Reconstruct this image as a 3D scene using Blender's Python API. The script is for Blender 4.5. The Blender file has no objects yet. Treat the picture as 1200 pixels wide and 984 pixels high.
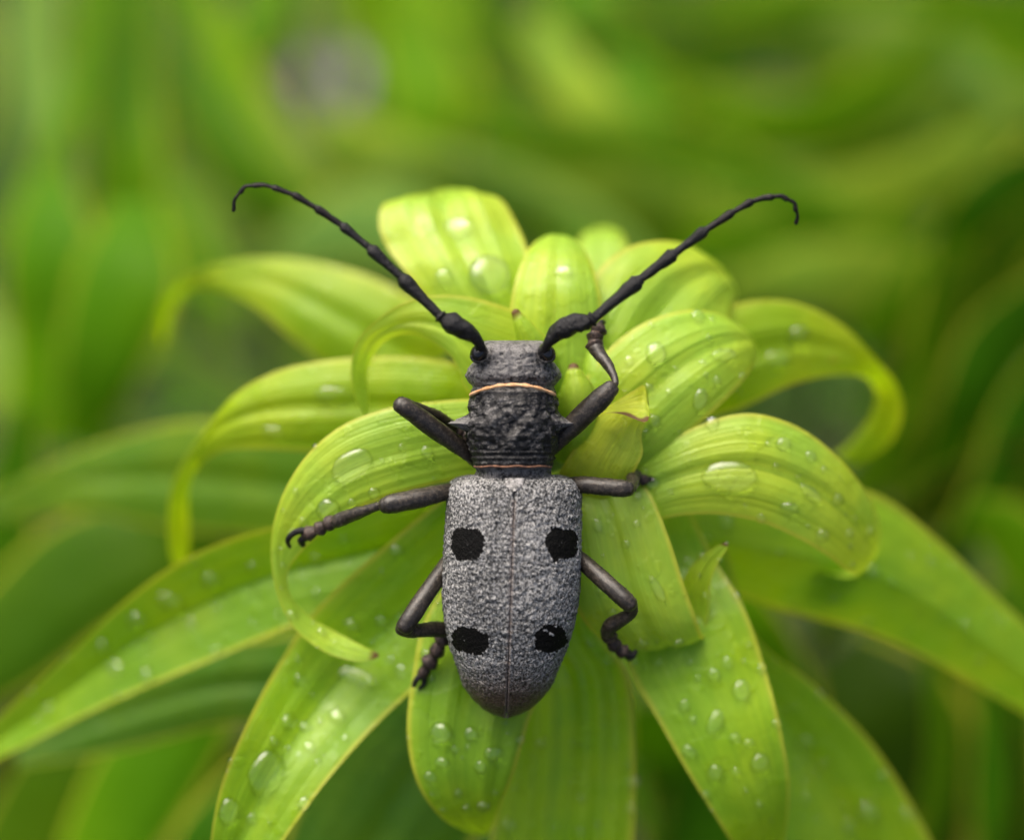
import bpy, math, random
import numpy as np
from mathutils import Matrix, Vector, noise
from mathutils.bvhtree import BVHTree

# ---------------------------------------------------------------- camera, sky, sun, exposure
# 1 unit = 7 mm.  The view frame (x right, y up, z towards the camera) is turned 35 degrees about X,
# so the camera looks steeply down on the top of the plant; FOCUS_H is the height of the beetle.
TILT, DIST, FOCUS_H, LENS = math.radians(35), 30.0, 55.0, 90.0
M = Matrix.Translation((0, 0, FOCUS_H)) @ Matrix.Rotation(TILT, 4, 'X')
C = bpy.context.scene.collection
scene = bpy.context.scene
cd = bpy.data.cameras.new('camera'); cam = bpy.data.objects.new('camera', cd); C.objects.link(cam)
cam.location = M @ Vector((0, 0, DIST)); cam.rotation_euler = (TILT, 0, 0)
cd.lens = LENS; cd.sensor_width = 36; cd.clip_start = 0.5; cd.clip_end = 3000
cd.dof.use_dof = True; cd.dof.focus_distance = DIST + 0.35; cd.dof.aperture_fstop = 0.054
scene.camera = cam
world = bpy.data.worlds.new('World'); scene.world = world; world.use_nodes = True
nt = world.node_tree; bg = nt.nodes['Background']
SUN_EL, SUN_ROT = math.radians(58), math.radians(-35)
sky = nt.nodes.new('ShaderNodeTexSky'); sky.sky_type = 'NISHITA'; sky.sun_disc = False
sky.sun_elevation = SUN_EL; sky.sun_rotation = SUN_ROT; sky.air_density = 0.6; sky.dust_density = 8.0; sky.ozone_density = 0.2
nt.links.new(sky.outputs[0], bg.inputs[0]); bg.inputs[1].default_value = 0.09
sd = bpy.data.lights.new('sun', 'SUN'); sun = bpy.data.objects.new('sun', sd); C.objects.link(sun)
sd.energy = 1.3; sd.angle = math.radians(60); sd.color = (1.0, 0.95, 0.85)
sdir = Vector((math.sin(SUN_ROT) * math.cos(SUN_EL), math.cos(SUN_ROT) * math.cos(SUN_EL), math.sin(SUN_EL)))
sun.rotation_euler = sdir.to_track_quat('Z', 'Y').to_euler()
sun.location = (0, 0, 120)
vs = scene.view_settings; vs.view_transform = 'Standard'; vs.look = 'None'; vs.gamma = 1.0; vs.exposure = 1.72

# ---------------------------------------------------------------- helpers
def L(px, py, z=0.0):
    s = (DIST - z) / DIST
    return Vector(((px - 600) / 100 * s, (492 - py) / 100 * s, z))
def W(px, py, z=0.0):
    return M @ L(px, py, z)

def catmull(pts, n):
    """smooth interpolation of rows of numbers, n samples"""
    P = np.array(pts, float); k = len(P)
    if k == 2:
        t = np.linspace(0, 1, n)[:, None]; return P[0] * (1 - t) + P[1] * t
    E = np.vstack([2 * P[0] - P[1], P, 2 * P[-1] - P[-2]])
    out = []
    for t in np.linspace(0, k - 1, n):
        i = min(int(t), k - 2); f = t - i
        a, b, c, d = E[i], E[i + 1], E[i + 2], E[i + 3]
        out.append(0.5 * ((2 * b) + (c - a) * f + (2 * a - 5 * b + 4 * c - d) * f * f + (3 * b - a - 3 * c + d) * f ** 3))
    return np.array(out)

def link(o, parent=None, mat=None):
    C.objects.link(o)
    if parent: o.parent = parent
    if mat: o.data.materials.append(mat)
    return o

def mesh_obj(name, verts, faces, mat, parent=None, origin=None, attrs=None, uvs=None, smooth=True):
    """verts in world space; stored relative to the thing's origin"""
    org = Vector(origin) if origin is not None else (world_loc(parent) if parent else Vector((0, 0, 0)))
    me = bpy.data.meshes.new(name)
    me.from_pydata([tuple(Vector(v) - org) for v in verts], [], faces)
    if smooth: me.polygons.foreach_set('use_smooth', [True] * len(me.polygons))
    if attrs:
        for k, a in attrs.items():
            at = me.attributes.new(k, 'FLOAT', 'POINT'); at.data.foreach_set('value', list(a))
    if uvs is not None:
        ul = me.uv_layers.new(name='UVMap')
        idx = np.empty(len(me.loops), int); me.loops.foreach_get('vertex_index', idx)
        ul.data.foreach_set('uv', np.array(uvs, float)[idx].ravel())
    me.update()
    o = bpy.data.objects.new(name, me)
    link(o, parent, mat)
    if parent is None: o.location = org
    return o
def world_loc(p):
    v = Vector((0, 0, 0))
    while p: v += p.location; p = p.parent
    return v
def thing(name, label, cat, loc, group=None):
    o = bpy.data.objects.new(name, None); C.objects.link(o); o.location = loc
    o.empty_display_size = 0.3
    o['label'] = label; o['category'] = cat
    if group: o['group'] = group
    return o
def tag(o, label, cat, group=None):
    o['label'] = label; o['category'] = cat
    if group: o['group'] = group

def grid_faces(nr, nc, close=False):
    f = []
    for i in range(nr - 1):
        for j in range(nc - (0 if close else 1)):
            a = i * nc + j; b = i * nc + (j + 1) % nc
            f.append((a, b, b + nc, a + nc))
    return f

# ---------------------------------------------------------------- node helpers
class N:
    def __init__(s, name):
        s.m = bpy.data.materials.new(name); s.m.use_nodes = True; s.t = s.m.node_tree
        s.b = s.t.nodes['Principled BSDF']; s.out = s.t.nodes['Material Output']
    def n(s, typ, **kw):
        x = s.t.nodes.new(typ)
        for k, v in kw.items():
            if k in x.inputs.keys(): s.put(x.inputs[k], v)
            else: setattr(x, k, v)
        return x
    def put(s, sock, v):
        if isinstance(v, bpy.types.NodeSocket): s.t.links.new(v, sock)
        else: sock.default_value = v
    def math(s, op, a, b=0.0, c=None, clamp=False):
        x = s.t.nodes.new('ShaderNodeMath'); x.operation = op; x.use_clamp = clamp
        s.put(x.inputs[0], a); s.put(x.inputs[1], b)
        if c is not None: s.put(x.inputs[2], c)
        return x.outputs[0]
    def mix(s, f, a, b, blend='MIX'):
        x = s.t.nodes.new('ShaderNodeMix'); x.data_type = 'RGBA'; x.blend_type = blend
        s.put(x.inputs[0], f); s.put(x.inputs[6], a); s.put(x.inputs[7], b); return x.outputs[2]
    def ramp(s, f, stops, interp='LINEAR'):
        x = s.t.nodes.new('ShaderNodeValToRGB'); s.put(x.inputs[0], f); r = x.color_ramp; r.interpolation = interp
        while len(r.elements) < len(stops): r.elements.new(0.5)
        for e, (p, c) in zip(r.elements, stops):
            e.position = p; e.color = (c[0], c[1], c[2], 1) if not isinstance(c, (int, float)) else (c, c, c, 1)
        return x.outputs[0]
    def smooth(s, v, a, b):
        x = s.t.nodes.new('ShaderNodeMapRange'); x.interpolation_type = 'SMOOTHSTEP'
        s.put(x.inputs[0], v); x.inputs[1].default_value = a; x.inputs[2].default_value = b; return x.outputs[0]
    def noise(s, vec, scale, detail=3, rough=0.5):
        x = s.t.nodes.new('ShaderNodeTexNoise'); s.put(x.inputs['Vector'], vec)
        x.inputs['Scale'].default_value = scale; x.inputs['Detail'].default_value = detail; x.inputs['Roughness'].default_value = rough
        return x.outputs[0]
    def bump(s, h, strength=0.5, dist=0.05, nrm=None):
        x = s.t.nodes.new('ShaderNodeBump'); s.put(x.inputs['Height'], h)
        x.inputs['Strength'].default_value = strength; x.inputs['Distance'].default_value = dist
        if nrm: s.put(x.inputs['Normal'], nrm)
        return x.outputs[0]
    def attr(s, name):
        x = s.t.nodes.new('ShaderNodeAttribute'); x.attribute_name = name; return x.outputs['Fac']

def leaf_material(name, far=False):
    g = N(name)
    tc = g.n('ShaderNodeTexCoord'); sep = g.n('ShaderNodeSeparateXYZ', Vector=tc.outputs['UV'])
    u, v = sep.outputs[0], sep.outputs[1]
    oi = g.n('ShaderNodeObjectInfo')
    base = oi.outputs['Color']
    pos = tc.outputs['Object']
    n1 = g.noise(pos, 0.9 if not far else 0.25, 3)
    base = g.mix(g.smooth(n1, 0.35, 0.7), base, g.mix(1.0, base, (1.35, 1.12, 0.8, 1), 'MULTIPLY'))
    cmb = g.n('ShaderNodeCombineXYZ', X=g.math('MULTIPLY', u, 1.0), Y=g.math('MULTIPLY', v, 0.035), Z=oi.outputs['Random'])
    vein_n = g.noise(cmb.outputs[0], 26, 3, 0.55)            # long streaks along the blade
    ph = g.math('MULTIPLY', u, 2 * math.pi * 11)
    vein = g.math('POWER', g.math('ADD', g.math('MULTIPLY', g.math('COSINE', ph), 0.5), 0.5), 3.0)
    streak = g.smooth(vein_n, 0.3, 0.72)
    base = g.mix(g.math('MULTIPLY', streak, 0.38), base, g.mix(1.0, base, (0.62, 0.78, 0.7, 1), 'MULTIPLY'))
    base = g.mix(g.math('MULTIPLY', g.math('MULTIPLY', vein, g.smooth(n1, 0.35, 0.65)), 0.16), base, g.mix(1.0, base, (1.5, 1.3, 1.3, 1), 'MULTIPLY'))
    # margin: yellowish and thin
    d = g.math('ABSOLUTE', g.math('SUBTRACT', u, 0.5))
    rim = g.smooth(d, 0.44, 0.495)
    base = g.mix(g.math('MULTIPLY', rim, 0.75), base, (0.42, 0.42, 0.035, 1))
    mid = g.smooth(d, 0.022, 0.006)
    base = g.mix(g.math('MULTIPLY', mid, 0.25), base, g.mix(1.0, base, (0.6, 0.75, 0.6, 1), 'MULTIPLY'))
    # fine cells and a few blemishes
    cell = g.noise(pos, 9, 4, 0.6)
    base = g.mix(g.math('MULTIPLY', g.smooth(cell, 0.5, 0.75), 0.25), base, g.mix(1.0, base, (1.25, 1.2, 1.5, 1), 'MULTIPLY'))
    spot = g.smooth(g.noise(pos, 1.7, 2), 0.755, 0.79)
    base = g.mix(g.math('MULTIPLY', spot, 0.6), base, (0.35, 0.22, 0.03, 1))
    tip = g.attr('tip')
    base = g.mix(g.math('MULTIPLY', tip, 0.92), base, (0.10, 0.025, 0.012, 1))
    g.put(g.b.inputs['Base Color'], base)
    film = g.smooth(g.noise(pos, 2.6, 4, 0.55), 0.54, 0.57)
    rough = g.math('SUBTRACT', g.math('ADD', g.math('MULTIPLY', g.noise(pos, 3.0, 3), 0.30), 0.30), g.math('MULTIPLY', film, 0.22))
    g.put(g.b.inputs['Roughness'], rough)
    g.b.inputs['Specular IOR Level'].default_value = 0.42 if not far else 0.04
    h = g.math('ADD', g.math('MULTIPLY', vein, 0.05), g.math('MULTIPLY', vein_n, 0.8))
    h = g.math('ADD', h, g.math('MULTIPLY', g.noise(pos, 2.2, 3), 1.1))
    nrm = g.bump(h, 0.55, 0.05)
    if not far: nrm = g.bump(g.math('ADD', g.math('MULTIPLY', cell, 0.5), g.math('MULTIPLY', film, 0.9)), 0.35, 0.02, nrm)
    g.put(g.b.inputs['Normal'], nrm)
    tr = g.n('ShaderNodeBsdfTranslucent', Color=g.mix(1.0, base, (1.5, 1.45, 0.7, 1), 'MULTIPLY'))
    ms = g.n('ShaderNodeMixShader'); ms.inputs[0].default_value = 0.38
    g.t.links.new(g.b.outputs[0], ms.inputs[1]); g.t.links.new(tr.outputs[0], ms.inputs[2])
    g.t.links.new(ms.outputs[0], g.out.inputs[0])
    return g.m
LEAF = leaf_material('lily_leaf'); LEAF_FAR = leaf_material('lily_leaf_far', True)

def simple(name, col, rough=0.6, nscale=None, namt=0.3, col2=None, bump=0.3, bdist=0.02, spec=0.5):
    g = N(name); tc = g.n('ShaderNodeTexCoord'); pos = tc.outputs['Object']
    c = (*col, 1)
    if nscale:
        nz = g.noise(pos, nscale, 5, 0.6)
        g.put(g.b.inputs['Base Color'], g.mix(g.smooth(nz, 0.35, 0.68), c, (*(col2 or tuple(x * 1.6 for x in col)), 1)))
        g.put(g.b.inputs['Normal'], g.bump(nz, bump, bdist))
    else: g.b.inputs['Base Color'].default_value = c
    g.b.inputs['Roughness'].default_value = rough; g.b.inputs['Specular IOR Level'].default_value = spec
    return g.m

def elytra_material():
    g = N('elytra_grey_pubescence'); pos = g.n('ShaderNodeTexCoord').outputs['Object']
    vo = g.n('ShaderNodeTexVoronoi', Vector=pos, Scale=19.0)
    wob = g.n('ShaderNodeTexNoise', Vector=pos, Scale=11.0)
    sp = g.noise(g.n('ShaderNodeMapping', Vector=pos, Scale=(1.0, 0.7, 1.0)).outputs[0], 35, 2, 0.6)
    fine = g.noise(pos, 60, 2, 0.6)
    big = g.noise(pos, 1.6, 3)
    f = g.math('ADD', g.math('MULTIPLY', sp, 0.75), g.math('MULTIPLY', fine, 0.35))
    f = g.math('ADD', f, g.math('MULTIPLY', g.math('SUBTRACT', big, 0.5), 0.25))
    col = g.ramp(f, [(0.42, (0.011, 0.0115, 0.012)), (0.49, (0.053, 0.054, 0.054)), (0.56, (0.125, 0.126, 0.124)), (0.66, (0.28, 0.28, 0.275))])
    br = g.attr('brown')
    col = g.mix(br, col, g.mix(g.smooth(sp, 0.4, 0.62), (0.032, 0.018, 0.011, 1), (0.085, 0.058, 0.04, 1)))
    mk = g.smooth(g.math('ADD', g.attr('mark'), g.math('MULTIPLY', g.math('SUBTRACT', sp, 0.5), -2.2)), 0.3, 0.6)
    col = g.mix(mk, col, (0.004, 0.004, 0.0038, 1))
    sut = g.attr('suture')
    col = g.mix(g.math('MULTIPLY', sut, 0.6), col, (0.16, 0.125, 0.11, 1))
    g.put(g.b.inputs['Base Color'], col)
    g.put(g.b.inputs['Roughness'], g.math('MULTIPLY_ADD', br, -0.22, 0.6))
    g.put(g.b.inputs['Normal'], g.bump(f, 0.75, 0.05))
    g.put(g.b.inputs['Specular IOR Level'], g.math('MULTIPLY_ADD', mk, -0.25, 0.3))
    return g.m
def cuticle_material(name, dark, light, sc=18, pale=0.5, rough=0.5, bump=0.7, thr=(0.45, 0.7), spec=0.28):
    g = N(name); pos = g.n('ShaderNodeTexCoord').outputs['Object']
    a = g.noise(pos, sc, 3, 0.6); b = g.noise(pos, sc * 2.7, 2, 0.6); c = g.noise(pos, 3.5, 3)
    f = g.math('ADD', g.math('MULTIPLY', a, 0.6), g.math('MULTIPLY', b, 0.4))
    f2 = g.math('ADD', f, g.math('MULTIPLY', g.math('SUBTRACT', c, 0.5), 0.3))
    pal = g.attr('pale')
    f2 = g.math('ADD', f2, g.math('MULTIPLY', pal, 0.12))
    g.put(g.b.inputs['Base Color'], g.mix(g.smooth(f2, *thr), (*dark, 1), (*light, 1)))
    g.b.inputs['Roughness'].default_value = rough; g.b.inputs['Specular IOR Level'].default_value = spec
    g.put(g.b.inputs['Normal'], g.bump(f, bump, 0.04))
    return g.m
MAT_ELY = elytra_material()
MAT_BODY = cuticle_material('grey_black_cuticle', (0.006, 0.006, 0.0065), (0.12, 0.116, 0.113), 16)
MAT_LEG = cuticle_material('brown_black_leg', (0.010, 0.0082, 0.006), (0.072, 0.058, 0.043), 24, rough=0.38, bump=0.25, thr=(0.40, 0.75), spec=0.4)
MAT_FOOT = cuticle_material('brown_tarsus', (0.018, 0.012, 0.009), (0.105, 0.068, 0.052), 24, rough=0.5, bump=0.35)
MAT_ANT = cuticle_material('black_antenna', (0.0015, 0.0015, 0.002), (0.016, 0.015, 0.017), 22, rough=0.42, bump=1.0, spec=0.3, thr=(0.5, 0.78))
MAT_ANTB = cuticle_material('brown_black_antenna', (0.004, 0.003, 0.003), (0.024, 0.019, 0.019), 22, rough=0.5, bump=0.4, spec=0.18, thr=(0.45, 0.75))
MAT_EYE = simple('black_eye', (0.004, 0.004, 0.005), 0.15)
MAT_FRINGE = simple('orange_fringe', (0.42, 0.21, 0.085), 0.8, 14, col2=(0.62, 0.38, 0.2), bump=0.2)
MAT_FRINGE2 = simple('dull_orange_fringe', (0.07, 0.03, 0.017), 0.8, 16, col2=(0.2, 0.095, 0.05), bump=0.2)
MAT_SCUT = simple('pale_scutellum', (0.03, 0.03, 0.03), 0.6, 20, col2=(0.33, 0.32, 0.31))
MAT_STEM = simple('green_stem', (0.07, 0.13, 0.02), 0.5, 3, col2=(0.12, 0.2, 0.03))
MAT_SOIL = simple('dark_soil', (0.018, 0.022, 0.008), 0.9, 0.35, col2=(0.05, 0.055, 0.018), bump=0.8, bdist=1.0)
def water_material():
    g = N('water')
    tr = g.n('ShaderNodeBsdfTransparent'); tr.inputs[0].default_value = (1, 1, 1, 1)
    rf = g.n('ShaderNodeBsdfRefraction', IOR=1.333, Roughness=0.0); gl = g.n('ShaderNodeBsdfGlossy', Roughness=0.03)
    m1 = g.n('ShaderNodeMixShader'); m1.inputs[0].default_value = 0.35
    g.t.links.new(tr.outputs[0], m1.inputs[1]); g.t.links.new(rf.outputs[0], m1.inputs[2])
    fr = g.n('ShaderNodeFresnel', IOR=1.45)
    m2 = g.n('ShaderNodeMixShader'); geo = g.n('ShaderNodeNewGeometry'); front = g.math('SUBTRACT', 1.0, geo.outputs['Backfacing'])
    g.put(m2.inputs[0], g.math('MULTIPLY', g.math('MULTIPLY', fr.outputs[0], 1.5, clamp=True), front))
    g.put(m1.inputs[0], g.math('MULTIPLY', front, 1.0))
    lw = g.n('ShaderNodeLayerWeight', Blend=0.5)
    g.put(rf.inputs['Color'], g.mix(g.math('POWER', lw.outputs['Facing'], 1.7), (1, 1, 1, 1), (0.16, 0.25, 0.08, 1)))  # dark reflections at the drop's rim, painted into the refraction colour
    g.t.links.new(m1.outputs[0], m2.inputs[1]); g.t.links.new(gl.outputs[0], m2.inputs[2])
    g.t.links.new(m2.outputs[0], g.out.inputs[0])
    return g.m
MAT_WATER = water_material()

# ---------------------------------------------------------------- leaf and tube builders
LEAVES = []      # (name, verts, faces) of the near plant, for resting the drops on
def leaf(parent, st, color, camber=0.10, groove=0.05, nv=56, nu=22, tipbrown=0.0, rip=0.0035, wave=0.03,
         label=None, mat=None, seed=0, key=None, fold=0.0, name='leaf', rimbrown=False):
    """st: stations (Lx, Ly, Lz, Rx, Ry, Rz): both margins of the blade, pixel positions and depth"""
    pts = []
    for s in st:
        a, b = L(*s[0:3]), L(*s[3:6]); pts.append((*a, *b))
    S = catmull(pts, nv)
    verts, tips, uvs = [], [], []
    nl = None
    for i in range(nv):
        a, b = Vector(S[i, :3]), Vector(S[i, 3:])
        ip, im = min(i + 1, nv - 1), max(i - 1, 0)
        T = Vector((S[ip, :3] + S[ip, 3:]) - (S[im, :3] + S[im, 3:]))
        acr = b - a; w = acr.length
        nn = T.cross(acr)
        if nn.length > 1e-7: nn.normalize()
        elif nl: nn = nl
        if nl is None: 
            if nn.z < 0: sgn = -1
            else: sgn = 1
        nn2 = nn * sgn
        if nl is not None and nn2.dot(nl) < -0.2: nn2 = nl
        if nl is not None: nn2 = (nn2 * 0.6 + nl * 0.4).normalized()
        nl = nn2
        v = i / (nv - 1)
        for j in range(nu):
            u = j / (nu - 1)
            p = a.lerp(b, u)
            h = camber * 4 * u * (1 - u) - groove * math.exp(-((u - 0.5) / 0.09) ** 2)
            h += rip * (math.cos(u * 2 * math.pi * 5 + seed) + 1.6 * noise.noise(Vector((u * 9, v * 1.2, seed))))
            h += fold * (0.5 - abs(u - 0.5)) * 2
            wv = noise.noise(Vector((v * 5 + seed * 3.1, u * 1.6, seed * 7.7)))
            edge = abs(u - 0.5) * 2
            p = p + nn2 * (w * h + wave * wv * min(w, 1.2) * (0.4 + edge))
            verts.append(M @ p); uvs.append((u, v))
            tips.append(min(1, max(0, (v - (1 - tipbrown)) / (tipbrown * 0.4))) if tipbrown > 0 else 0.0)
            if rimbrown: tips[-1] = min(1, max(0, (u - .82 + .05 * math.sin(v * 17)) / .06)) * min(1, v * 3)
    f = grid_faces(nv, nu)
    o = mesh_obj(name, verts, f, mat or LEAF, parent, attrs={'tip': tips}, uvs=uvs)
    o.color = (*color, 1)
    if label: o['label'] = label
    if mat is None: LEAVES.append((key, verts, f))
    return o

def tube_geo(path, nseg=16, n=None, flat=1.0, cap=True, bumps=0.0, seed=0):
    """path rows: (px, py, z, radius in px) -> world verts, faces"""
    pts = [(*L(p[0], p[1], p[2]), p[3] / 100 * (DIST - p[2]) / DIST) for p in path]
    n = n or (len(path) - 1) * 8 + 1
    S = catmull(pts, n); S[:, 3] = np.maximum(S[:, 3], 0.004)
    rows = [list(r) for r in S]
    if cap:
        def capr(a, b):
            a, b = np.array(a), np.array(b); d = a[:3] - b[:3]; d /= (np.linalg.norm(d) + 1e-9); out = []
            for t in (0.35, 0.7, 0.93, 1.0):
                out.append([*(a[:3] + d * a[3] * 0.8 * t), max(a[3] * math.sqrt(max(0, 1 - t * t)), 0.0015)])
            return out
        rows = capr(rows[0], rows[1])[::-1] + rows + capr(rows[-1], rows[-2])
    V, up = [], Vector((0, 0, 1))
    side = None
    for i, r in enumerate(rows):
        p = Vector(r[:3]); a = Vector(rows[max(i - 1, 0)][:3]); b = Vector(rows[min(i + 1, len(rows) - 1)][:3])
        t = (b - a); t = t.normalized() if t.length > 1e-9 else Vector((0, 1, 0))
        if side is None:
            side = t.cross(up)
            if side.length < 1e-3: side = Vector((1, 0, 0))
        side = (side - t * side.dot(t)).normalized(); nrm = side.cross(t)
        for k in range(nseg):
            an = 2 * math.pi * k / nseg
            rr = r[3]
            if bumps: rr *= 1 + bumps * noise.noise(Vector((p.x * 9 + seed, p.y * 9 + math.cos(an) * 1.2, p.z * 9 + math.sin(an) * 1.2)))
            V.append(M @ (p + side * math.cos(an) * rr + nrm * math.sin(an) * rr * flat))
    return V, grid_faces(len(rows), nseg, True)
def join_geo(gs):
    V, F = [], []
    for v, f in gs:
        k = len(V); V += v; F += [tuple(i + k for i in q) for q in f]
    return V, F
def tube(name, path, mat, parent, **kw):
    v, f = tube_geo(path, **kw); return mesh_obj(name, v, f, mat, parent)

# ---------------------------------------------------------------- the ground
def up_at(px, py, z):            # point on the ground straight below a point
    w = W(px, py, z); return Vector((w.x, w.y, 0))
gv, gs = [], 70
for i in range(gs):
    for j in range(gs):
        x = -900 + 1800 * i / (gs - 1); y = -600 + 2400 * j / (gs - 1)
        gv.append((x, y, noise.noise(Vector((x * .03, y * .03, 0))) * 2.0 if abs(x) < 200 else 0))
ground = mesh_obj('ground', gv, grid_faces(gs, gs), MAT_SOIL); ground['kind'] = 'structure'

# ---------------------------------------------------------------- blurred plants behind
Y1 = (0.265, 0.425, 0.032); Y2 = (0.17, 0.32, 0.008); G1 = (0.065, 0.165, 0.004); G2 = (0.028, 0.095, 0.003)
D1 = (0.034, 0.090, 0.002); D2 = (0.014, 0.036, 0.001); P1 = (0.13, 0.25, 0.045); P2 = (0.19, 0.29, 0.03)
BGZ = 0.82
def ribbon(parent, pts, color, seed, z2=None, name='leaf', camber=0.12):
    """pts rows (px, py, z, width in px): centre line of a blurred blade, widths squeezed to a tip"""
    st = []
    pts = [(x, y, z * (BGZ if z < -12 else 1), w) for x, y, z, w in pts]
    for i, (x, y, z, w) in enumerate(pts):
        a = pts[max(i - 1, 0)]; b = pts[min(i + 1, len(pts) - 1)]
        dx, dy = b[0] - a[0], b[1] - a[1]; n_ = math.hypot(dx, dy) + 1e-6
        ox, oy = -dy / n_ * w / 2, dx / n_ * w / 2
        st.append((x - ox, y - oy, z + w / 400, x + ox, y + oy, z - w / 400))
    return leaf(parent, st, color, camber, 0.05, 22, 8, mat=LEAF_FAR, seed=seed, wave=0.05, name=name)
NEAR_PAL = (Y1, Y2, G1, G2)
Y1, Y2, P1, P2, G1, G2 = (.105, .235, .003), (.088, .21, .003), (.11, .215, .035), (.15, .265, .025), (.055, .155, .002), (.026, .09, .0015)
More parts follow.
